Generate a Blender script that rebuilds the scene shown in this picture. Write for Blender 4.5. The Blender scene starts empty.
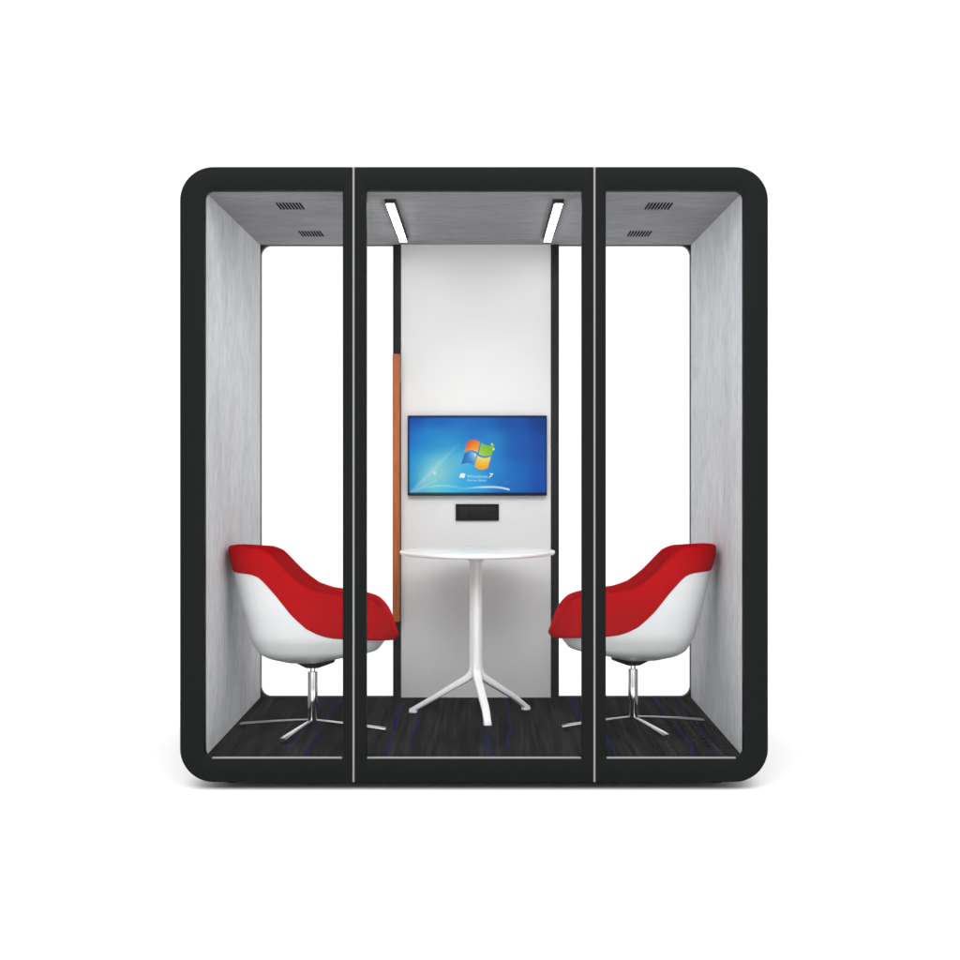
import bpy, bmesh, math, random
import numpy as np
from mathutils import Vector, Matrix
random.seed(4)
S = bpy.context.scene
C = S.collection
R = math.radians

# ------------------------------------------------------------ camera
CX, CY, CZ = 0.03, -5.8, 1.24
F_PX = 1549.0
cam_d = bpy.data.cameras.new("camera")
cam = bpy.data.objects.new("camera", cam_d); C.objects.link(cam)
cam.location = (CX, CY, CZ); cam.rotation_euler = (R(90), 0, 0)
cam_d.sensor_width = 36; cam_d.lens = 36 * F_PX / 960
cam_d.shift_x = -2 / 960; cam_d.shift_y = -21 / 960
cam_d.clip_end = 200
S.camera = cam
# ------------------------------------------------------------ world: a studio, bright above, dimmer behind the camera
W = bpy.data.worlds.new("World"); S.world = W; W.use_nodes = True
nt = W.node_tree; bg = nt.nodes["Background"]
tc = nt.nodes.new("ShaderNodeTexCoord"); sep = nt.nodes.new("ShaderNodeSeparateXYZ")
nt.links.new(tc.outputs["Generated"], sep.inputs[0])
def wmap(sock, a, b, c, d):
    m = nt.nodes.new("ShaderNodeMapRange"); m.interpolation_type = 'SMOOTHSTEP'
    m.inputs[1].default_value = a; m.inputs[2].default_value = b
    m.inputs[3].default_value = c; m.inputs[4].default_value = d
    nt.links.new(sock, m.inputs[0]); return m.outputs[0]
up = wmap(sep.outputs[2], -0.05, 0.75, 0.0, 1.05)
sd = wmap(sep.outputs[1], -1.0, 0.3, 0.72, 0.80)
ad = nt.nodes.new("ShaderNodeMath"); ad.operation = 'ADD'
nt.links.new(up, ad.inputs[0]); nt.links.new(sd, ad.inputs[1])
nt.links.new(ad.outputs[0], bg.inputs["Strength"])
bg.inputs["Color"].default_value = (0.995, 0.998, 1.0, 1)
# ------------------------------------------------------------ softbox over the set, plus an added front fill
def area(name, loc, rot, sx, sy, power, col=(1, 1, 1)):
    l = bpy.data.lights.new(name, 'AREA'); l.shape = 'RECTANGLE'; l.size = sx; l.size_y = sy
    l.energy = power; l.color = col
    o = bpy.data.objects.new(name, l); o.location = loc; o.rotation_euler = rot; C.objects.link(o); return o
area("softbox_overhead", (0, -1.0, 6.5), (R(0), 0, 0), 9, 7, 90)
area("added_front_fill", (0, -6.2, 5.0), (math.atan2(6.9, 3.9), 0, 0), 7, 2.4, 260)  # unseen fill light, added to brighten the booth interior
S.view_settings.view_transform = 'Standard'; S.view_settings.look = 'None'
S.view_settings.exposure = 0.25; S.view_settings.gamma = 1.0
S.render.engine = 'CYCLES'
S.cycles.max_bounces = 10; S.cycles.diffuse_bounces = 6; S.cycles.transparent_max_bounces = 12
S.cycles.sample_clamp_indirect = 6.0

# ------------------------------------------------------------ materials
def mat(name, col, rough=0.5, metal=0.0, spec=0.5, coat=0.0):
    m = bpy.data.materials.new(name); m.use_nodes = True
    p = m.node_tree.nodes["Principled BSDF"]
    p.inputs["Base Color"].default_value = (*col, 1); p.inputs["Roughness"].default_value = rough
    p.inputs["Metallic"].default_value = metal; p.inputs["Specular IOR Level"].default_value = spec
    p.inputs["Coat Weight"].default_value = coat
    return m, m.node_tree, p
def nd(t, kind, **kw):
    n = t.nodes.new(kind)
    for k, v in kw.items(): setattr(n, k, v)
    return n
def coords(t, scale=(1, 1, 1)):
    a = nd(t, "ShaderNodeTexCoord"); b = nd(t, "ShaderNodeMapping")
    b.inputs["Scale"].default_value = scale
    t.links.new(a.outputs["Object"], b.inputs["Vector"]); return b.outputs[0]
def noise(t, vec, scale, detail=4, rough=0.6, dist=0.0):
    n = nd(t, "ShaderNodeTexNoise"); n.inputs["Scale"].default_value = scale
    n.inputs["Detail"].default_value = detail; n.inputs["Roughness"].default_value = rough
    n.inputs["Distortion"].default_value = dist
    t.links.new(vec, n.inputs["Vector"]); return n.outputs["Fac"]
def rampc(t, fac, stops):
    r = nd(t, "ShaderNodeValToRGB"); e = r.color_ramp.elements
    while len(e) < len(stops): e.new(0.5)
    for q, (p, c) in zip(e, stops): q.position = p; q.color = (*c, 1)
    t.links.new(fac, r.inputs[0]); return r.outputs[0]
def mixc(t, fac, a, b, mode='MIX'):
    m = nd(t, "ShaderNodeMix", data_type='RGBA', blend_type=mode)
    for s, v in ((m.inputs[0], fac), (m.inputs[6], a), (m.inputs[7], b)):
        if hasattr(v, "links"): t.links.new(v, s)
        elif isinstance(v, tuple): s.default_value = (*v, 1)
        else: s.default_value = v
    return m.outputs[2]
def bump(t, p, h, strength, dist=0.002):
    b = nd(t, "ShaderNodeBump"); b.inputs["Strength"].default_value = strength; b.inputs["Distance"].default_value = dist
    t.links.new(h, b.inputs["Height"]); t.links.new(b.outputs[0], p.inputs["Normal"])
def math_(t, op, a, b=0.0, c=0.0):
    m = nd(t, "ShaderNodeMath", operation=op)
    for s, v in zip(m.inputs, (a, b, c)):
        if hasattr(v, "links"): t.links.new(v, s)
        else: s.default_value = v
    return m.outputs[0]

def felt(name, base, stretch):
    m, t, p = mat(name, base, 0.95, spec=0.15)
    v = coords(t, stretch)
    fine = noise(t, v, 46, 7, 0.72, 0.4)
    v2 = coords(t, tuple(0.25 + 0.75 * s for s in stretch))
    big = noise(t, v2, 4.5, 4, 0.6, 0.5)
    spk = noise(t, coords(t), 320, 2, 0.6)
    c1 = rampc(t, fine, [(0.28, tuple(x * 0.74 for x in base)), (0.5, base), (0.74, tuple(min(1, x * 1.16) for x in base))])
    c2 = mixc(t, 1.0, c1, rampc(t, big, [(0.3, (0.87, 0.88, 0.90)), (0.7, (1.06, 1.06, 1.05))]), 'MULTIPLY')
    c3 = mixc(t, 1.0, c2, rampc(t, spk, [(0.3, (0.93, 0.93, 0.93)), (0.7, (1.05, 1.05, 1.05))]), 'MULTIPLY')
    t.links.new(c3, p.inputs["Base Color"])
    bump(t, p, math_(t, 'ADD', fine, spk), 0.25, 0.002)
    return m
M = {}
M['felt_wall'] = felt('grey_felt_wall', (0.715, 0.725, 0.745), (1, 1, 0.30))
M['felt_shaded'] = felt('grey_felt_shaded', (0.315, 0.317, 0.330), (0.30, 1, 1))  # same felt as the walls, ceiling shade put into a darker base colour

m, t, p = mat('frame_powder_coat', (0.0062, 0.0076, 0.0072), 0.55, spec=0.05); M['frame'] = m
g = noise(t, coords(t), 900, 2); bump(t, p, g, 0.06, 0.0005)
m, t, p = mat('black_metal', (0.012, 0.013, 0.013), 0.5, spec=0.15); M['black'] = m
g = noise(t, coords(t), 60, 3)
t.links.new(rampc(t, g, [(0.3, (0.010, 0.011, 0.011)), (0.7, (0.015, 0.016, 0.016))]), p.inputs["Base Color"])
m, t, p = mat('aluminium_trim', (0.205, 0.20, 0.195), 0.5, metal=0.0, spec=0.2); M['alu'] = m
g = noise(t, coords(t, (1, 1, 0.02)), 600, 3); bump(t, p, g, 0.05, 0.0005)
m, t, p = mat('white_wall_panel', (0.80, 0.80, 0.80), 0.5, spec=0.3); M['panel'] = m
g = noise(t, coords(t), 3.0, 3)
t.links.new(rampc(t, g, [(0.3, (0.81, 0.81, 0.81)), (0.7, (0.845, 0.845, 0.84))]), p.inputs["Base Color"])
g2 = noise(t, coords(t), 500, 2); bump(t, p, g2, 0.04, 0.0005)
m, t, p = mat('white_table_lacquer', (0.84, 0.84, 0.84), 0.32, spec=0.5); M['table'] = m
g = noise(t, coords(t), 5, 3)
t.links.new(rampc(t, g, [(0.3, (0.915, 0.915, 0.912)), (0.7, (0.94, 0.94, 0.935))]), p.inputs["Base Color"])
m, t, p = mat('white_chair_shell', (0.76, 0.775, 0.775), 0.30, spec=0.5); M['shell'] = m
g = noise(t, coords(t), 7, 3)
t.links.new(rampc(t, g, [(0.3, (0.64, 0.65, 0.655)), (0.7, (0.67, 0.675, 0.68))]), p.inputs["Base Color"])
m, t, p = mat('red_upholstery', (0.3, 0.006, 0.010), 0.95, spec=0.0); M['red'] = m

g = noise(t, coords(t), 420, 3, 0.7); big = noise(t, coords(t), 9, 3)
c = rampc(t, g, [(0.3, (0.31, 0.0016, 0.0036)), (0.7, (0.44, 0.003, 0.006))])
t.links.new(mixc(t, 1.0, c, rampc(t, big, [(0.3, (0.93, 0.93, 0.93)), (0.7, (1.04, 1.04, 1.04))]), 'MULTIPLY'), p.inputs["Base Color"])
bump(t, p, g, 0.35, 0.001)
m, t, p = mat('chrome', (0.80, 0.80, 0.81), 0.09, metal=1.0); M['chrome'] = m
g = noise(t, coords(t), 30, 3); 
rr_ = nd(t, "ShaderNodeMapRange"); rr_.inputs[3].default_value = 0.05; rr_.inputs[4].default_value = 0.16
t.links.new(g, rr_.inputs[0]); t.links.new(rr_.outputs[0], p.inputs["Roughness"])
m, t, p = mat('black_plastic', (0.010, 0.010, 0.011), 0.5, spec=0.12); M['plastic'] = m
g = noise(t, coords(t), 700, 2); bump(t, p, g, 0.08, 0.0004)
m, t, p = mat('slot_shade_black', (0.003, 0.003, 0.0033), 0.8, spec=0.0); M['slot_shade'] = m  # near-black colour stands for the shade inside slots
m, t, p = mat('polished_aluminium_legs', (0.52, 0.52, 0.53), 0.18, metal=1.0); M['legmetal'] = m
g = noise(t, coords(t), 300, 2); bump(t, p, g, 0.03, 0.0004)
# orange wood
m, t, p = mat('orange_wood', (0.5, 0.17, 0.06), 0.5, spec=0.15); M['wood'] = m
v = coords(t, (1, 1, 0.05)); g = noise(t, v, 130, 5, 0.65, 1.2)
t.links.new(rampc(t, g, [(0.25, (0.32, 0.072, 0.020)), (0.5, (0.45, 0.125, 0.037)), (0.75, (0.56, 0.18, 0.060))]), p.inputs["Base Color"])
bump(t, p, g, 0.15, 0.0005)
# carpet: dark planks of charcoal yarn, wavering blue stripes in pairs
m, t, p = mat('charcoal_carpet', (0.02, 0.02, 0.02), 1.0, spec=0.0); M['carpet'] = m
tcn = nd(t, "ShaderNodeTexCoord"); sx = nd(t, "ShaderNodeSeparateXYZ"); t.links.new(tcn.outputs["Object"], sx.inputs[0])
X, Y = sx.outputs[0], sx.outputs[1]
streak = noise(t, coords(t, (1, 0.028, 1)), 46, 6, 0.7, 0.0)
streak2 = noise(t, coords(t, (1, 0.10, 1)), 11, 3, 0.6, 0.2)
yarn = noise(t, coords(t, (1, 0.5, 1)), 380, 3, 0.7)
c = rampc(t, streak, [(0.30, (0.0085, 0.0087, 0.0090)), (0.5, (0.0185, 0.0187, 0.019)), (0.74, (0.042, 0.042, 0.0415))])
c = mixc(t, 1.0, c, rampc(t, streak2, [(0.35, (0.66, 0.66, 0.67)), (0.68, (1.4, 1.4, 1.38))]), 'MULTIPLY')
c = mixc(t, 1.0, c, rampc(t, yarn, [(0.3, (0.65, 0.65, 0.65)), (0.7, (1.4, 1.4, 1.4))]), 'MULTIPLY')
wob = noise(t, coords(t, (0.6, 1, 1)), 3.2, 1, 0.4)
wx = math_(t, 'MULTIPLY_ADD', math_(t, 'SUBTRACT', wob, 0.5), 0.060, X)
def stripe(off, width):
    s = math_(t, 'DIVIDE', math_(t, 'SUBTRACT', wx, off), 0.392)
    fr = math_(t, 'FRACT', math_(t, 'ADD', s, 10.5))
    d = math_(t, 'ABSOLUTE', math_(t, 'MULTIPLY', math_(t, 'SUBTRACT', fr, 0.5), 0.392))
    mr = nd(t, "ShaderNodeMapRange"); mr.interpolation_type = 'SMOOTHSTEP'
    mr.inputs[1].default_value = width; mr.inputs[2].default_value = width * 0.45
    t.links.new(d, mr.inputs[0]); return mr.outputs[0]
st = math_(t, 'MAXIMUM', stripe(-0.725, 0.013), stripe(-0.640, 0.010))
fade = noise(t, coords(t, (1, 0.8, 1)), 4.2, 2)
fm = nd(t, "ShaderNodeMapRange"); fm.inputs[1].default_value = 0.38; fm.inputs[2].default_value = 0.58; fm.inputs[3].default_value = 0.18; fm.inputs[4].default_value = 0.95
t.links.new(fade, fm.inputs[0])
st = math_(t, 'MULTIPLY', st, fm.outputs[0])
st = math_(t, 'MULTIPLY', st, 0.72)
c = mixc(t, st, c, (0.015, 0.017, 0.080))
# tile seam across the booth
ds = math_(t, 'ABSOLUTE', math_(t, 'SUBTRACT', math_(t, 'FRACT', math_(t, 'DIVIDE', math_(t, 'ADD', Y, 0.31), 0.5)), 0.5))
sm = nd(t, "ShaderNodeMapRange"); sm.inputs[1].default_value = 0.004; sm.inputs[2].default_value = 0.010; sm.inputs[3].default_value = 0.5; sm.inputs[4].default_value = 1.0
t.links.new(ds, sm.inputs[0])
cs = nd(t, "ShaderNodeCombineColor"); [t.links.new(sm.outputs[0], cs.inputs[i]) for i in range(3)]
c = mixc(t, 1.0, c, cs.outputs[0], 'MULTIPLY')
t.links.new(c, p.inputs["Base Color"]); bump(t, p, yarn, 0.6, 0.003)
# coated, almost reflection-free pane
def glass(name, refl):
    m = bpy.data.materials.new(name); m.use_nodes = True; t = m.node_tree; t.nodes.clear()
    o = nd(t, "ShaderNodeOutputMaterial"); mx = nd(t, "ShaderNodeMixShader")
    tr = nd(t, "ShaderNodeBsdfTransparent"); tr.inputs[0].default_value = (0.995, 0.998, 0.997, 1)
    gl = nd(t, "ShaderNodeBsdfGlossy"); gl.inputs["Roughness"].default_value = 0.0
    gl.inputs["Color"].default_value = (refl,) * 3 + (1,)
    fr = nd(t, "ShaderNodeFresnel"); fr.inputs[0].default_value = 1.15
    t.links.new(fr.outputs[0], mx.inputs[0]); t.links.new(tr.outputs[0], mx.inputs[1]); t.links.new(gl.outputs[0], mx.inputs[2])
    t.links.new(mx.outputs[0], o.inputs[0]); return m
M['glass'] = glass('clear_glass', 0.8)
def emis(name, col, s, attr=None):
    m = bpy.data.materials.new(name); m.use_nodes = True; t = m.node_tree
    p = t.nodes["Principled BSDF"]; p.inputs["Base Color"].default_value = (0.002, 0.002, 0.002, 1)
    p.inputs["Roughness"].default_value = 0.45; p.inputs["Specular IOR Level"].default_value = 0.05
    p.inputs["Emission Color"].default_value = (*col, 1); p.inputs["Emission Strength"].default_value = s
    if attr:
        a = nd(t, "ShaderNodeVertexColor", layer_name=attr); t.links.new(a.outputs[0], p.inputs["Emission Color"])
    return m
M['led'] = emis('lit_led_diffuser', (1.0, 0.99, 0.97), 25.0)
M['screen'] = emis('lit_screen', (1, 1, 1), 0.76, 'Col')
M['letters'] = emis('screen_lettering', (0.42, 0.72, 1.0), 0.8)
m, t, p = mat('white_studio_floor', (0.93, 0.93, 0.93), 0.9, spec=0.1); M['sweep'] = m
g = noise(t, coords(t), 0.8, 3)
t.links.new(rampc(t, g, [(0.3, (0.715, 0.713, 0.710)), (0.7, (0.73, 0.728, 0.725))]), p.inputs["Base Color"])

# ------------------------------------------------------------ mesh helpers
def link(name, bm, material, parent=None, sharp=35):
    bmesh.ops.recalc_face_normals(bm, faces=bm.faces)
    me = bpy.data.meshes.new(name); bm.to_mesh(me); bm.free()
    for f in me.polygons: f.use_smooth = True
    me.set_sharp_from_angle(angle=R(sharp))
    me.materials.append(M[material] if isinstance(material, str) else material)
    o = bpy.data.objects.new(name, me); C.objects.link(o)
    if parent is not None: o.parent = parent
    return o
def empty(name, loc, rz=0.0):
    o = bpy.data.objects.new(name, None); o.location = loc; o.rotation_euler = (0, 0, rz)
    o.empty_display_size = 0.1; C.objects.link(o); return o
def tag(o, label=None, cat=None, group=None, kind=None):
    if label: o["label"] = label
    if cat: o["category"] = cat
    if group: o["group"] = group
    if kind: o["kind"] = kind
    return o
def rrect(x0, x1, z0, z1, r, n=14):
    """closed loop, r = radii (tl, tr, br, bl); same vertex count whatever the radii"""
    if not hasattr(r, "__len__"): r = (r,) * 4
    out = []
    for (cx, sx), (cz, sz), rad, a0 in (((x0, 1), (z1, -1), r[0], 180), ((x1, -1), (z1, -1), r[1], 90),
                                        ((x1, -1), (z0, 1), r[2], 0), ((x0, 1), (z0, 1), r[3], -90)):
        rad = max(rad, 0.0006)
        for k in range(n):
            a = R(a0 - 90 * k / (n - 1))
            out.append((cx + sx * rad + rad * math.cos(a), cz + sz * rad + rad * math.sin(a)))
    return out
def loft(bm, loops, wrap=False, cap0=False, cap1=False, closed=True):
    vs = [[bm.verts.new(p) for p in lp] for lp in loops]
    n = len(vs[0]); rng = range(len(vs)) if wrap else range(len(vs) - 1)
    for i in rng:
        a, b = vs[i], vs[(i + 1) % len(vs)]
        for k in range(n if closed else n - 1):
            bm.faces.new((a[k], a[(k + 1) % n], b[(k + 1) % n], b[k]))
    if cap0: bm.faces.new(vs[0][::-1])
    if cap1: bm.faces.new(vs[-1])
    return vs
def frame_ring(bm, outer, inner, y0, y1, ch=0.0025):
    """ring between two rounded rects given as (x0,x1,z0,z1,r), front at y0, with softened edges"""
    def L(q, d, y):
        x0, x1, z0, z1, r = q
        rr = tuple(max(0.0006, v - d) for v in (r if hasattr(r, "__len__") else (r,) * 4))
        return [(x, y, z) for x, z in rrect(x0 + d, x1 - d, z0 + d, z1 - d, rr)]
    loft(bm, [L(outer, 0, y1), L(outer, 0, y0 + ch), L(outer, ch * 0.3, y0 + ch * 0.3), L(outer, ch, y0),
              L(inner, -ch, y0), L(inner, -ch * 0.3, y0 + ch * 0.3), L(inner, 0, y0 + ch), L(inner, 0, y1)], wrap=True)
def box(bm, x0, x1, y0, y1, z0, z1, bev=0.0, seg=2):
    b2 = bmesh.new(); bmesh.ops.create_cube(b2, size=1)
    for v in b2.verts:
        v.co = Vector(((x0 + x1) / 2 + v.co.x * (x1 - x0), (y0 + y1) / 2 + v.co.y * (y1 - y0), (z0 + z1) / 2 + v.co.z * (z1 - z0)))
    if bev: bmesh.ops.bevel(b2, geom=b2.edges[:], offset=bev, segments=seg, profile=0.5, affect='EDGES')
    me = bpy.data.meshes.new("tmp"); b2.to_mesh(me); b2.free(); bm.from_mesh(me); bpy.data.meshes.remove(me)
def lathe(bm, prof, cx=0, cy=0, n=40):
    loft(bm, [[(cx + r * math.cos(2 * math.pi * k / n), cy + r * math.sin(2 * math.pi * k / n), z) for k in range(n)] for r, z in prof],
         cap0=True, cap1=True)
def one(name, material, parent, *args, bev=0.0, seg=2):
    bm = bmesh.new(); box(bm, *args, bev=bev, seg=seg); return link(name, bm, material, parent)

# ------------------------------------------------------------ setting: white studio sweep
bm = bmesh.new()
prof = [(-14.0, 0.0), (5.0, 0.0)] + [(5.0 + 4.0 * math.sin(R(a)), 4.0 - 4.0 * math.cos(R(a))) for a in range(6, 91, 6)] + [(9.0, 11.0)]
xs = [-16 + 32 * i / 16 for i in range(17)]
loft(bm, [[(x, y, z) for x in xs] for y, z in prof], closed=False)
sw = link("studio_floor", bm, 'sweep'); sw["kind"] = "structure"
for f in sw.data.polygons:
    pass
if sw.data.polygons[0].normal.z < 0: sw.data.flip_normals()

# ------------------------------------------------------------ the booth
TOP, BOT = 2.3337, 0.030
WX = 1.101; D1 = 1.53
booth = empty("meeting_booth", (0, 0, 0))
tag(booth, "black framed glass meeting booth with rounded corners and grey felt lining", "meeting booth")
OT, OB = 2.2475, 0.1165            # opening top and bottom
def front_panel(name, x0, x1, ix0, ix1, rl, rr, il, ir):
    bm = bmesh.new()
    frame_ring(bm, (x0, x1, BOT, TOP, (rl, rr, rr, rl)), (ix0, ix1, OB, OT, (il, ir, ir, il)), 0.0, 0.045)
    o = link(name, bm, 'frame', booth)
    bm = bmesh.new()      # pane: seated in the frame
    lp = rrect(ix0 - 0.004, ix1 + 0.004, OB - 0.004, OT + 0.004, (il, ir, ir, il))
    loft(bm, [[(x, 0.020, z) for x, z in lp], [(x, 0.026, z) for x, z in lp]], cap0=True, cap1=True)
    link("glass_pane", bm, 'glass', o)
    a = ix0 + (0.030 if il > 0.01 else 0.003); b = ix1 - (0.030 if ir > 0.01 else 0.003)
    bm = bmesh.new(); box(bm, a, b, 0.0035, 0.019, OB + 0.0002, OB + 0.0058, bev=0.001)
    link("sill_strip", bm, 'alu', o)
    return o
front_panel("side_window", -WX, -0.4558, -1.011, -0.4915, 0.125, 0.001, 0.032, 0.001)
front_panel("door", -0.4466, 0.4466, -0.4035, 0.4045, 0.001, 0.001, 0.001, 0.001)
front_panel("side_window", 0.4560, WX, 0.4940, 1.011, 0.001, 0.125, 0.001, 0.032)
for x in (-0.4512, 0.4513):
    one("trim_strip", 'alu', booth, x - 0.0036, x + 0.0036, 0.0015, 0.040, BOT, TOP)
# outer shell: rounded tube
bm = bmesh.new()
o_ = rrect(-WX + 0.001, WX - 0.001, BOT + 0.001, TOP - 0.001, 0.124, 14)
i_ = rrect(-1.036, 1.036, 0.100, 2.268, 0.03, 14)
loft(bm, [[(x, 0.0455, z) for x, z in o_], [(x, D1, z) for x, z in o_], [(x, D1, z) for x, z in i_], [(x, 0.0455, z) for x, z in i_]], wrap=True)
link("outer_shell", bm, 'frame', booth)
# lining, ceiling, carpeted floor
LX, CT, FL = 1.013, 2.2475, 0.1195
YB = 1.488
for s in (-1, 1):
    a, b = sorted((s * LX, s * 1.035))
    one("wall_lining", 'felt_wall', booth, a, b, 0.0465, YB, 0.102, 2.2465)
# thin dark shadow-gap trim along the rear edge is part of the rear frame
one("ceiling_panel", 'felt_shaded', booth, -1.0345, 1.0345, 0.0465, YB, CT, 2.267)
one("carpet", 'carpet', booth, -1.0125, 1.0125, 0.0465, YB, 0.101, FL)
# rear frame with two windows and centre posts
bm = bmesh.new()
frame_ring(bm, (-1.0345, 1.0345, 0.1015, 2.2665, 0.03), (-1.0105, 1.0105, 0.1210, 2.2458, 0.046), YB + 0.001, D1 - 0.002, ch=0.0015)
link("rear_frame", bm, 'black', booth)
for x0, x1 in ((-1.010, -0.384), (0.384, 1.010)):
    one("rear_glass_pane", 'glass', booth, x0, x1, 1.506, 1.512, 0.1205, 2.2465)
for x0, x1 in ((-0.388, -0.3505), (0.3535, 0.3915)):
    one("rear_post", 'black', booth, x0, x1, 1.470, 1.5265, 0.1198, 2.2472, bev=0.002)
one("back_panel", 'panel', booth, -0.3500, 0.3530, 1.474, 1.5255, 0.1198, 2.2472, bev=0.0008)
# wooden pull handle on the left rear post
H0, H1 = 1.24 - (621.5 - 459) * 7.22 / F_PX, 1.24 + (459 - 354.0) * 7.22 / F_PX
bm = bmesh.new(); box(bm, -0.3865, -0.3535, 1.405, 1.437, H0, H1, bev=0.003)
hd = link("pull_handle", bm, 'wood', booth)
for z in (H0 + 0.12, H1 - 0.12):
    one("standoff", 'black', hd, -0.377, -0.363, 1.4372, 1.4698, z - 0.007, z + 0.007)
one("edge_strip", 'alu', hd, -0.3533, -0.3495, 1.412, 1.430, H1 - 0.13, H1 - 0.004)
# ceiling lights: shallow black housings with a lit diffuser
for cx in (-0.327, 0.327):
    bm = bmesh.new()
    y0, y1 = 0.204, 1.250
    def q(hw, z, d): return [(cx - hw, y0 + d, z), (cx + hw, y0 + d, z), (cx + hw, y1 - d, z), (cx - hw, y1 - d, z)]
    loft(bm, [q(0.023, CT - 0.0003, 0.0), q(0.0175, CT - 0.0175, 0.002)], cap0=True, cap1=True)
    h = link("ceiling_light", bm, 'black', booth)
    one("diffuser", 'led', h, cx - 0.0145, cx + 0.0145, y0 + 0.004, y1 - 0.004, CT - 0.0205, CT - 0.0177)
# air vents: eight raised bars each, slot darkness put into their colour
for vx in (-0.733, 0.733):
    for y0, y1 in ((0.285, 0.445), (1.040, 1.205)):
        bm = bmesh.new()
        for k in range(8):
            x = vx - 0.0455 + 0.013 * k
            lp = rrect(x - 0.0030, x + 0.0030, y0, y1, 0.003, 5)
            loft(bm, [[(a, b, CT - 0.0004) for a, b in lp], [(a, b, CT - 0.0022) for a, b in lp]], cap0=True, cap1=True)
        link("ceiling_vent", bm, 'slot_shade', booth)
# power socket box under the screen
def zat(py, dep): return CZ + (459 - py) * dep / F_PX
def xat(px, dep): return CX + (px - 482) * dep / F_PX
sx0, sx1, sz0, sz1 = xat(455.6, 7.26), xat(498.9, 7.26), zat(520.7, 7.26), zat(504.1, 7.26)
bm = bmesh.new()
def L2(d, y): return [(x, y, z) for x, z in rrect(sx0 + d, sx1 - d, sz0 + d, sz1 - d, 0.003, 5)]
loft(bm, [L2(0, 1.4737), L2(0, 1.462), L2(0.001, 1.461), L2(0.006, 1.461), L2(0.0065, 1.464)], cap0=True, cap1=True)
so = link("power_socket_panel", bm, 'plastic', booth)
wv = (sx1 - sx0 - 0.026) / 4
for k in range(4):
    a = sx0 + 0.013 + wv * k
    bm = bmesh.new()
    box(bm, a + 0.003, a + wv - 0.003, 1.4622, 1.4638, sz0 + 0.014, sz1 - 0.014, bev=0.0006)
    s_ = link("socket", bm, 'black', so)
    bm = bmesh.new(); cx = a + wv / 2; cz = (sz0 + sz1) / 2
    # slots of the socket belong to the same mesh as raised dark marks
    box(bm, cx - 0.009, cx - 0.005, 1.4612, 1.4620, cz - 0.006, cz + 0.006)
    box(bm, cx + 0.005, cx + 0.009, 1.4612, 1.4620, cz - 0.006, cz + 0.006)
    me = s_.data; b3 = bmesh.new(); b3.from_mesh(me); tmp = bpy.data.meshes.new("t"); bm.to_mesh(tmp); bm.free(); b3.from_mesh(tmp); b3.to_mesh(me); b3.free()
    me.materials.append(M['slot_shade'])
    for f in me.polygons[-12:]: f.material_index = 1
# levelling feet
for x in (-0.93, 0.93):
    for y in (0.16, 1.38):
        bm = bmesh.new(); lathe(bm, [(0.028, 0.0), (0.028, 0.010), (0.012, 0.012), (0.012, BOT + 0.0008)], x, y, 24)
        link("levelling_foot", bm, 'plastic', booth)

# ------------------------------------------------------------ wall screen
tv = empty("wall_screen", (0.008, 1.4737, 1.2556))
tag(tv, "flat screen showing a blue desktop, hung on the white panel", "screen")
DEP = 7.2375                     # distance of the picture surface
x0, x1 = xat(407.6, DEP), xat(546.9, DEP); z0, z1 = zat(495.8, DEP), zat(415.5, DEP)
ox, oy, oz = tv.location
bm = bmesh.new()
def L3(d, y, r=0.003): return [(x - ox, y - oy, z - oz) for x, z in rrect(x0 + d, x1 - d, z0 + d, z1 - d, r, 5)]
loft(bm, [L3(0.03, 1.4727), L3(0.03, 1.460), L3(0, 1.456), L3(0, 1.4365), L3(0.001, 1.4355), L3(0.0042, 1.4355), L3(0.0045, 1.4385)], cap0=True, cap1=True)
link("bezel", bm, 'plastic', tv)
# the desktop picture: colours set per vertex on a dense grid
PTS = [(0,0,20,75,170),(.25,.03,28,98,188),(.5,.03,32,105,190),(.75,.03,25,85,172),(1,0,20,60,140),
 (0,.3,25,112,200),(.15,.3,38,145,214),(.3,.3,50,158,215),(.4,.17,38,125,204),(.6,.35,38,135,208),(.8,.4,28,95,182),(1,.4,24,74,160),
 (0,.6,22,130,210),(.1,.6,62,180,222),(.19,.70,150,212,214),(.3,.6,92,192,222),(.45,.8,62,178,230),(.65,.75,40,135,210),(.8,.8,30,105,192),(1,.8,25,80,175),
 (0,.95,28,130,200),(.15,.9,100,202,222),(.3,.95,74,192,235),(.5,.95,46,160,225),(.7,.95,30,108,196),(1,1,22,75,165)]
PA = np.array(PTS, float)
def s2l(c):
    c = np.clip(np.asarray(c, float) / 255, 0, 1); return np.where(c <= 0.04045, c / 12.92, ((c + 0.055) / 1.055) ** 2.4)
def seg_d(a, b, p, q):
    ax, ay = (a - p[0]) * 1.74, b - p[1]; qx, qy = (q[0] - p[0]) * 1.74, q[1] - p[1]
    tt = np.clip((ax * qx + ay * qy) / (qx * qx + qy * qy), 0, 1)
    return np.hypot(ax - tt * qx, ay - tt * qy), tt
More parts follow.
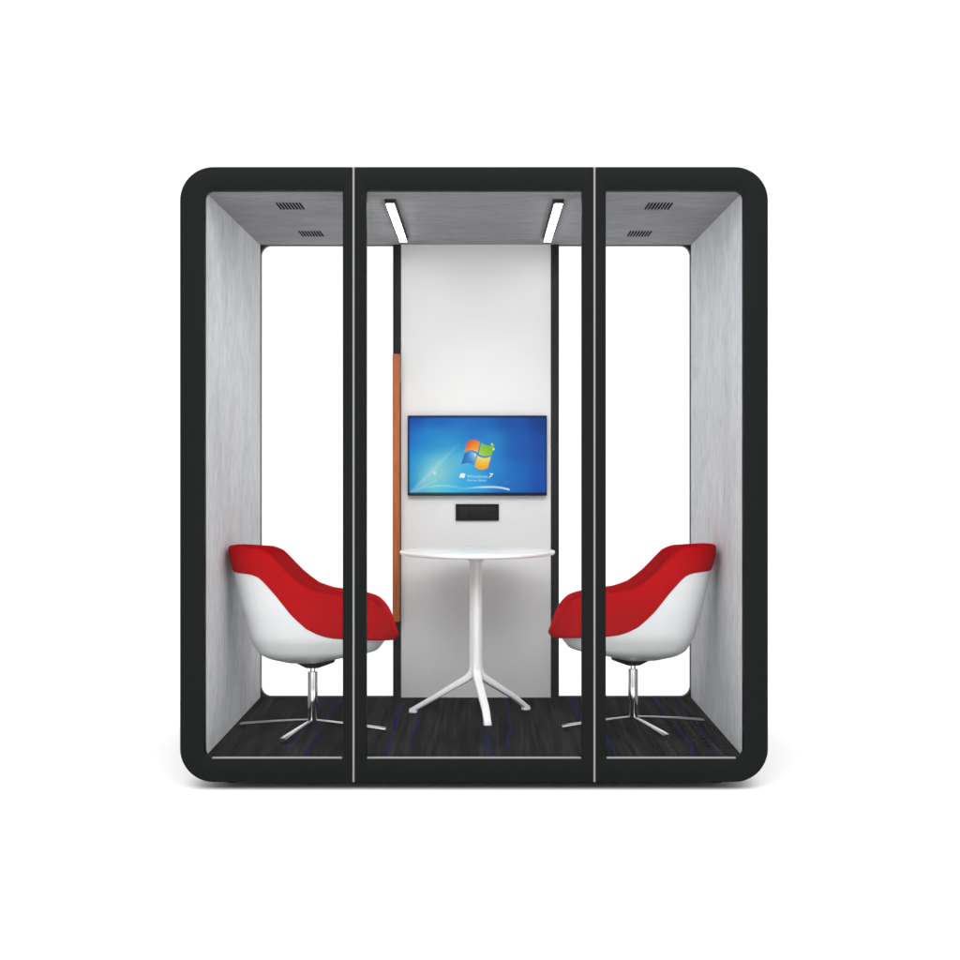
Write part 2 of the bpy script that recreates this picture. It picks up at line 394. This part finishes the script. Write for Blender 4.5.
def wallpaper(a, b):
    w = np.exp(-(((a[:, None] - PA[:, 0]) * 1.5) ** 2 + (b[:, None] - PA[:, 1]) ** 2) / (2 * 0.115 ** 2)) + 1e-9
    c = (w @ PA[:, 2:]) / w.sum(1)[:, None]
    def add(d, width, amp, col=(255, 255, 255)):
        nonlocal c
        k = (np.exp(-(d / width) ** 2) * amp)[:, None]; c = c * (1 - k) + np.array(col) * k
    d, tt = seg_d(a, b, (0.0, .99), (.40, .30)); add(d, 0.016, 0.24 * (1 - tt) ** .5 * (tt > 0.01))
    d, tt = seg_d(a, b, (0.05, .98), (.34, .32)); add(d, 0.05, 0.22 * (1 - tt))
    d, tt = seg_d(a, b, (0.02, .97), (.20, .82)); add(d, 0.014, 0.22)
    d = np.hypot((a - .19) * 1.74, b - .72); add(d, 0.018, 0.65); add(d, 0.17, 0.22, (225, 240, 215))
    # low arcs along the bottom
    y = .90 + 1.9 * (a - .60) ** 2 * (a > .60) + .55 * (a - .60) ** 2 * (a <= .60)
    m_ = np.clip((a - .36) / .2, 0, 1) * (a < .735); add(np.abs(b - y), 0.012 + 0 * a, 0.95 * m_)
    y = .885 + 1.6 * (a - .25) ** 2
    m_ = np.clip((a - .08) / .1, 0, 1) * np.clip((.42 - a) / .1, 0, 1); add(np.abs(b - y), 0.012, 0.35 * m_)
    y = .93 - .9 * (a - .62)
    m_ = np.clip((a - .66) / .04, 0, 1) * np.clip((.82 - a) / .1, 0, 1); add(np.abs(b - y), 0.008, 0.14 * m_)
    d = np.hypot((a - .275) * 1.74, b - .76); add(d, 0.014, 0.35, (170, 220, 60))
    d = np.hypot((a - .53) * 1.74, b - .52); add(d, 0.19, 0.22, (70, 185, 245))
    k = np.clip((0.985 - b) / 0.02, 0.35, 1) * np.clip(b / 0.02, 0.55, 1) * np.clip(a / .01, .6, 1)
    return c * k[:, None]
def colour_mesh(o, cols):
    at = o.data.color_attributes.new("Col", 'FLOAT_COLOR', 'POINT')
    flat = np.ones((len(cols), 4), 'f'); flat[:, :3] = cols; at.data.foreach_set("color", flat.ravel())
px0, px1, pz0, pz1 = x0 + 0.0046, x1 - 0.0046, z0 + 0.0046, z1 - 0.0046
NX, NZ = 260, 150
gx, gz = np.meshgrid(np.linspace(0, 1, NX), np.linspace(0, 1, NZ)); ga, gb = gx.ravel(), gz.ravel()
vv = [(px0 + a * (px1 - px0) - ox, 1.4380 - oy, pz1 - b * (pz1 - pz0) - oz) for a, b in zip(ga, gb)]
ff = [(j * NX + i, (j + 1) * NX + i, (j + 1) * NX + i + 1, j * NX + i + 1) for j in range(NZ - 1) for i in range(NX - 1)]
me = bpy.data.meshes.new("screen"); me.from_pydata(vv, [], ff); me.materials.append(M['screen'])
scr = bpy.data.objects.new("screen", me); C.objects.link(scr); scr.parent = tv
colour_mesh(scr, s2l(wallpaper(ga, gb)))
# four waving panes of the desktop emblem
def lp_(X, Y): return xat(440 + X / 13.714, DEP) - ox, zat(425 + Y / 13.714, DEP) - oz
def pane(c00, c10, c11, c01, wt, wb, col):
    """corners tl,tr,br,bl in zoomed pixels; wt/wb = bulge of top/bottom edge (px, + is down); col(s,t)->rgb"""
    N = 16; P, K, Fc = [], [], []
    for j in range(N + 1):
        t_ = j / N
        for i in range(N + 1):
            s = i / N
            X = (1 - t_) * ((1 - s) * c00[0] + s * c10[0]) + t_ * ((1 - s) * c01[0] + s * c11[0])
            Y = (1 - t_) * ((1 - s) * c00[1] + s * c10[1]) + t_ * ((1 - s) * c01[1] + s * c11[1])
            Y += math.sin(math.pi * s) * ((1 - t_) * wt + t_ * wb)
            x, z = lp_(X, Y); P.append((x, 1.4370 - oy, z)); K.append(col(s, t_))
    for j in range(N):
        for i in range(N):
            a = j * (N + 1) + i; Fc.append((a, a + N + 1, a + N + 2, a + 1))
    return P, K, Fc
def mixl(a, b, k): return tuple(a[i] + (b[i] - a[i]) * max(0, min(1, k)) for i in range(3))
panes = [pane((380, 225), (550, 235), (515, 378), (333, 370), -28, -30, lambda s, t: mixl((235, 70, 45), (255, 190, 60), (s + t) * .55)),
         pane((566, 240), (748, 262), (712, 412), (530, 400), 30, 22, lambda s, t: mixl((120, 190, 50), (185, 220, 90), t * (1 - s) + .15)),
         pane((336, 392), (502, 400), (462, 545), (288, 548), -30, -26, lambda s, t: mixl((45, 120, 200), (190, 225, 250), (s * 1.3 - .25) * (1.1 - t))),
         pane((512, 420), (700, 432), (655, 588), (474, 574), 26, 32, lambda s, t: mixl((255, 225, 120), (250, 175, 35), t * 1.1)),
         pane((330, 668), (350, 672), (330, 728), (262, 722), -4, -4, lambda s, t: (250, 252, 255)),
         pane((282, 664), (330, 668), (262, 722), (262, 722), -4, -4, lambda s, t: (250, 250, 252))]
for bx_, by_, r_ in ((712, 262, 9), (736, 330, 11), (482, 405, 9)):
    panes.append(pane((bx_ - r_, by_ - r_), (bx_ + r_, by_ - r_), (bx_ + r_, by_ + r_), (bx_ - r_, by_ + r_), -7, 7, lambda s, t: (235, 250, 235)))
def emblem(name, group_):
    V_, K_, F_ = [], [], []
    for n_, (P, K, Fc) in enumerate(group_):
        o0 = len(V_); lift = -0.0002 * n_
        V_ += [(a, b + lift, c) for a, b, c in P]; K_ += K; F_ += [tuple(i + o0 for i in f) for f in Fc]
    me = bpy.data.meshes.new(name); me.from_pydata(V_, [], F_); me.materials.append(M['screen'])
    lg = bpy.data.objects.new(name, me); C.objects.link(lg); lg.parent = scr
    colour_mesh(lg, s2l(np.array(K_)))
emblem("flag_emblem", panes[0:4] + panes[6:])
emblem("small_flag_emblem", panes[4:6])
def lettering(txt, X0, X1, Ybase, height_px, col='letters', shear=0.0):
    cu = bpy.data.curves.new("txt", 'FONT'); cu.body = txt; cu.size = 1; cu.shear = shear
    o = bpy.data.objects.new("txt", cu); C.objects.link(o)
    bpy.context.view_layer.update()
    me = bpy.data.meshes.new_from_object(o.evaluated_get(bpy.context.evaluated_depsgraph_get()))
    bpy.data.objects.remove(o)
    xs_ = [v.co.x for v in me.vertices]; ys_ = [v.co.y for v in me.vertices]
    a0, a1 = min(xs_), max(xs_); b1 = max(ys_)
    (wx0, wz), (wx1, _) = lp_(X0, Ybase), lp_(X1, Ybase)
    hh = height_px * DEP / F_PX
    for v in me.vertices:
        v.co = Vector((wx0 + (v.co.x - a0) / (a1 - a0) * (wx1 - wx0), 1.4366 - oy, wz + v.co.y / b1 * hh))
    me.materials.append(M[col]); me.name = "lettering"
    q = bpy.data.objects.new("lettering", me); C.objects.link(q); q.parent = scr
M['bright_letters'] = emis('screen_lettering_bright', (0.9, 0.97, 1.0), 1.0)
lettering("Windows", 368, 655, 728, 3.6)
lettering("7", 672, 732, 724, 4.4, 'bright_letters', 0.2)
lettering("Home Basic", 370, 640, 772, 2.2)

# ------------------------------------------------------------ table
TX, TY = 0.004, 0.968
tbl = empty("round_table", (TX, TY, FL))
tag(tbl, "round white pedestal table with three splayed legs on the carpet", "table")
bm = bmesh.new()
R0 = 0.338
lathe(bm, [(R0 - 0.045, 0.7005), (R0 - 0.010, 0.7035), (R0 - 0.003, 0.7065), (R0, 0.711), (R0, 0.7175), (R0 - 0.0015, 0.7195), (R0 - 0.004, 0.7205)], 0.006, 0, 128)
link("tabletop", bm, 'table', tbl)
bm = bmesh.new()
def colsec(z, r, k=0.0):        # rounded-triangle section pointing at the legs
    return [(r * (1 + 0.10 * math.cos(3 * (a - R(-80)))) * math.cos(a), r * (1 + 0.10 * math.cos(3 * (a - R(-80)))) * math.sin(a), z)
            for a in [2 * math.pi * i / 36 for i in range(36)]]
loft(bm, [colsec(0.160, 0.020), colsec(0.175, 0.027), colsec(0.22, 0.0275), colsec(0.45, 0.0265), colsec(0.672, 0.0255), colsec(0.676, 0.075), colsec(0.7003, 0.080)][0:5], cap0=True, cap1=True)
link("column", bm, 'table', tbl)
bm = bmesh.new(); lathe(bm, [(0.07, 0.6955), (0.07, 0.7003)], 0, 0, 40); lathe(bm, [(0.030, 0.672), (0.045, 0.6954)], 0, 0, 30)
link("mounting_plate", bm, 'table', tbl)
FEET = [(0.054 - TX, 0.715 - TY), (-0.281 - TX, 1.052 - TY), (0.232 - TX, 1.13 - TY)]
for fx, fy in FEET:
    L_ = math.hypot(fx, fy); dx, dy = fx / L_, fy / L_; nx, ny = -dy, dx
    path = [(0.006, 0.245), (0.008, 0.215), (0.017, 0.187), (0.040, 0.162), (0.09, 0.132), (0.15, 0.096), (0.21, 0.060), (L_ - 0.006, 0.0125)]
    # densify
    def cr(P, n=4):
        out = []
        for i in range(len(P) - 1):
            p0 = P[max(i - 1, 0)]; p1 = P[i]; p2 = P[i + 1]; p3 = P[min(i + 2, len(P) - 1)]
            for k in range(n):
                s = k / n
                out.append(tuple(0.5 * (2 * p1[j] + (p2[j] - p0[j]) * s + (2 * p0[j] - 5 * p1[j] + 4 * p2[j] - p3[j]) * s * s + (3 * p1[j] - p0[j] - 3 * p2[j] + p3[j]) * s ** 3) for j in range(len(p1))))
        return out + [P[-1]]
    pts = cr(path); loops = []
    for i, (r, z) in enumerate(pts):
        a = pts[max(i - 1, 0)]; b = pts[min(i + 1, len(pts) - 1)]
        tr, tz = b[0] - a[0], b[1] - a[1]; l = math.hypot(tr, tz); tr /= l; tz /= l
        ur, uz = -tz, tr                        # across the sweep in the vertical plane
        k = i / (len(pts) - 1); hw = 0.0205 - 0.0045 * k; hh = 0.020 - 0.0095 * k
        sec = []
        for aa in range(16):
            an = 2 * math.pi * aa / 16; ca, sa = math.cos(an), math.sin(an)
            e = 0.55; w_ = hw * math.copysign(abs(ca) ** e, ca); h_ = hh * math.copysign(abs(sa) ** e, sa)
            rr = r + ur * h_; sec.append((dx * rr + nx * w_, dy * rr + ny * w_, z + uz * h_))
        loops.append(sec)
    bm = bmesh.new(); loft(bm, loops, cap0=True, cap1=True)
    lg_ = link("leg", bm, 'table', tbl, sharp=50)
    bm = bmesh.new(); cxx, cyy = dx * (L_ - 0.004), dy * (L_ - 0.004)
    def pad(s, z): return [(cxx + dx * a * s + nx * b * s, cyy + dy * a * s + ny * b * s, z) for a, b in rrect(-0.020, 0.013, -0.0162, 0.0162, 0.006, 5)]
    loft(bm, [pad(0.97, 0.0006), pad(1, 0.003), pad(1, 0.010), pad(0.84, 0.018)], cap0=True, cap1=True)
    link("foot", bm, 'table', lg_)

# ------------------------------------------------------------ chairs
def curve(xs, ys, sm=0.02):
    xs, ys = np.array(xs, float), np.array(ys, float)
    def f(x):
        k = np.linspace(-1, 1, 9) * sm; w = np.exp(-2 * np.linspace(-1, 1, 9) ** 2)
        return float((np.interp(x + k, xs, ys) * w).sum() / w.sum())
    return f
top_f = curve([-.36, -.335, -.20, -.16, -.079, -.01, .06, .12, .222, .265, .300, .327, .347, .40],
              [.768, .767, .757, .741, .660, .606, .582, .574, .560, .548, .515, .465, .410, .400], 0.014)
split_f = curve([-.36, -.32, -.22, -.185, -.125, -.056, .0136, .072, .12, .222, .344, .4],
                [.664, .662, .653, .640, .576, .488, .425, .402, .396, .388, .376, .376], 0.016)
ub_f = curve([.285, .292, .323, .387, .503, .657, .767, .80], [-.075, -.148, -.212, -.247, -.279, -.314, -.336, -.34], 0.018)
ufs_f = curve([.285, .290, .306, .320, .335, .370, .45, .8], [.03, .06, .13, .215, .268, .296, .320, .33], 0.006)
ufr_f = curve([.30, .365, .385, .404, .468, .53, .60, .8], [.338, .338, .346, .350, .345, .335, .33, .30], 0.01)
V_f = curve([.285, .290, .300, .323, .387, .503, .60, .70, .80], [.055, .10, .150, .190, .230, .256, .264, .258, .25], 0.020)
def pt(th, w, red=False, off=0.0, out=0.0):
    c, s = math.cos(th), math.sin(th); e = 2 / (2.55 if c > 0 else 2.55 + 0.9 * min(1, -c * 2))
    uf = ufr_f(w) if red else ufs_f(w); ub = ub_f(w); v = V_f(w)
    if red: v = v + 0.004; ub -= 0.003
    u = (uf if c > 0 else -ub) * math.copysign(abs(c) ** e, c)
    y = v * math.copysign(abs(s) ** e, s)
    # arms stay wide towards the front
    r = math.hypot(u, y) + 1e-9; k = max(0.0, (r - off + out) / r)
    return u * k, y * k
def rim(th):
    w = 0.55
    for _ in range(60):
        u, _v = pt(th, w, True); w = 0.6 * w + 0.4 * top_f(u)
    return w
def spl(th):
    w = 0.45
    for _ in range(60):
        u, _v = pt(th, w, False); w = 0.6 * w + 0.4 * split_f(u)
    return w
NT = 96
TH = [2 * math.pi * i / NT for i in range(NT)]
RIM = [rim(a) for a in TH]; SPL = [spl(a) for a in TH]
def chair(loc, rz_seat, base, lean):
    root = empty("tub_chair", loc, rz_seat)
    # white outer shell
    loops = []; n = 22; wb = 0.2855
    for j in range(n + 1):
        t_ = (j / n) ** 1.9; lp = []
        for a, ws in zip(TH, SPL):
            w = wb + (ws + 0.004 - wb) * t_; u, v = pt(a, w); lp.append((u, v, w))
        loops.append(lp)
    for d, dz in ((0.006, 0.0), (0.007, -0.012)):        # turn in under the upholstery
        loops.append([(*pt(a, ws + 0.004 + dz, off=d), ws + 0.004 + dz) for a, ws in zip(TH, SPL)])
    loops.insert(0, [(x * 0.5, y * 0.5, z - 0.001) for x, y, z in loops[0]])
    bm = bmesh.new(); loft(bm, loops, cap0=True); link("outer_shell", bm, 'shell', root, sharp=60)
    # red upholstery: outer band, rolled rim, inner face, seat
    loops = []
    T = 0.030
    for d, f in ((0.010, 0.0), (0.003, -0.0005), (0.0, 0.004), (-0.001, 0.010)):
        loops.append([(*pt(a, ws + f, True, off=d if math.cos(a) < .3 else d), ws + f) for a, ws in zip(TH, SPL)])
    for j in range(1, 13):
        lp = []
        for a, ws, wr in zip(TH, SPL, RIM):
            lo, hi = ws + 0.010, max(wr - 0.012, ws + 0.012); w = lo + (hi - lo) * j / 12
            bul = 0.004 * math.sin(math.pi * j / 12)
            lp.append((*pt(a, w, True, out=0.001 + bul), w))
        loops.append(lp)
    for j in range(1, 9):
        ph = math.pi * j / 8; off = T / 2 * (1 - math.cos(ph))
        lp = []
        for a, ws, wr in zip(TH, SPL, RIM):
            b0 = max(wr - 0.012, ws + 0.012); w = b0 + 0.012 * math.sin(ph); lp.append((*pt(a, b0, True, off=off - 0.001), w))
        loops.append(lp)
    SEAT = 0.392
    for j in range(1, 13):
        t_ = j / 12; lp = []
        for a, ws, wr in zip(TH, SPL, RIM):
            b0 = max(wr - 0.012, ws + 0.012)
            w = b0 + (SEAT - b0) * (1 - (1 - t_) ** 1.6) if b0 > SEAT else b0 + (SEAT - b0) * t_
            lp.append((*pt(a, max(w, .40), True, off=T + 0.05 * t_ ** 2.2), w))
        loops.append(lp)
    last = loops[-1]
    for k, dz in ((0.85, 0.004), (0.6, 0.008), (0.3, 0.010), (0.06, 0.010)):
        loops.append([(x * k, y * k, z + dz) for x, y, z in last])
    bm = bmesh.new(); loft(bm, loops, cap1=True); link("upholstery", bm, 'red', root, sharp=70)
    for part in root.children:          # the seat leans a touch on its swivel
        part.matrix_local = Matrix.Translation((0, 0, 0.288)) @ Matrix.Rotation(lean, 4, 'X') @ Matrix.Translation((0, 0, -0.288))
    # swivel plate under the shell
    bm = bmesh.new()
    def plate(hx, hy, z, ox=0.0): return [(x + ox, y, z) for x, y in rrect(-hx, hx, -hy, hy, min(hx, hy) * 0.6, 8)]
    loft(bm, [plate(0.027, 0.025, 0.2615), plate(0.032, 0.030, 0.2635), plate(0.060, 0.050, 0.2765, 0.006), plate(0.080, 0.055, 0.2860, 0.010), plate(0.080, 0.055, 0.2935, 0.010)], cap0=True, cap1=True)
    link("swivel_plate", bm, 'plastic', root)
    bm = bmesh.new(); lathe(bm, [(0.0115, 0.236), (0.0115, 0.262)], n=24); link("gas_lift", bm, 'chrome', root)
    bm = bmesh.new(); lathe(bm, [(0.0185, 0.036), (0.0205, 0.040), (0.0205, 0.2435), (0.0190, 0.2465), (0.0120, 0.2468)], n=40)
    link("column", bm, 'chrome', root)
    # four flat blade legs
    for k in range(4):
        a = R(base[k]) - rz_seat
        dx, dy = math.cos(a), math.sin(a); nx, ny = -dy, dx
        loops = []
        for i in range(13):
            s = i / 12; r = 0.006 + 0.308 * s; z = 0.046 - 0.028 * s ** 1.2; hw = 0.0075 + 0.0080 * s ** 1.5; hh = 0.0035 + 0.0045 * s
            if i == 12: hw *= 0.9; hh *= 0.85
            sec = []
            for q_ in range(12):
                an = 2 * math.pi * q_ / 12; ca, sa = math.cos(an), math.sin(an)
                w_ = hw * math.copysign(abs(ca) ** 0.7, ca); h_ = hh * math.copysign(abs(sa) ** 0.7, sa)
                sec.append((dx * r + nx * w_, dy * r + ny * w_, z + h_))
            loops.append(sec)
        bm = bmesh.new(); loft(bm, loops, cap0=True, cap1=True); lg = link("leg", bm, 'legmetal', root, sharp=50)
        bm = bmesh.new(); lathe(bm, [(0.012, 0.0006), (0.012, 0.003), (0.012, 0.008), (0.009, 0.010), (0.009, 0.0150)], dx * 0.298, dy * 0.298, 20)
        link("glide", bm, 'plastic', lg)
    return root
c1 = chair((-0.667, 0.580, FL), R(0), (168, -106, -12, 96), R(-2))
tag(c1, "red and white tub chair on chrome star base against the left wall, facing right", "chair", "tub chairs facing each other across the table")
c2 = chair((0.660, 0.660, FL), R(180), (195, -70, 15, 84.5), R(2))
tag(c2, "red and white tub chair on chrome star base against the right wall, facing left", "chair", "tub chairs facing each other across the table")
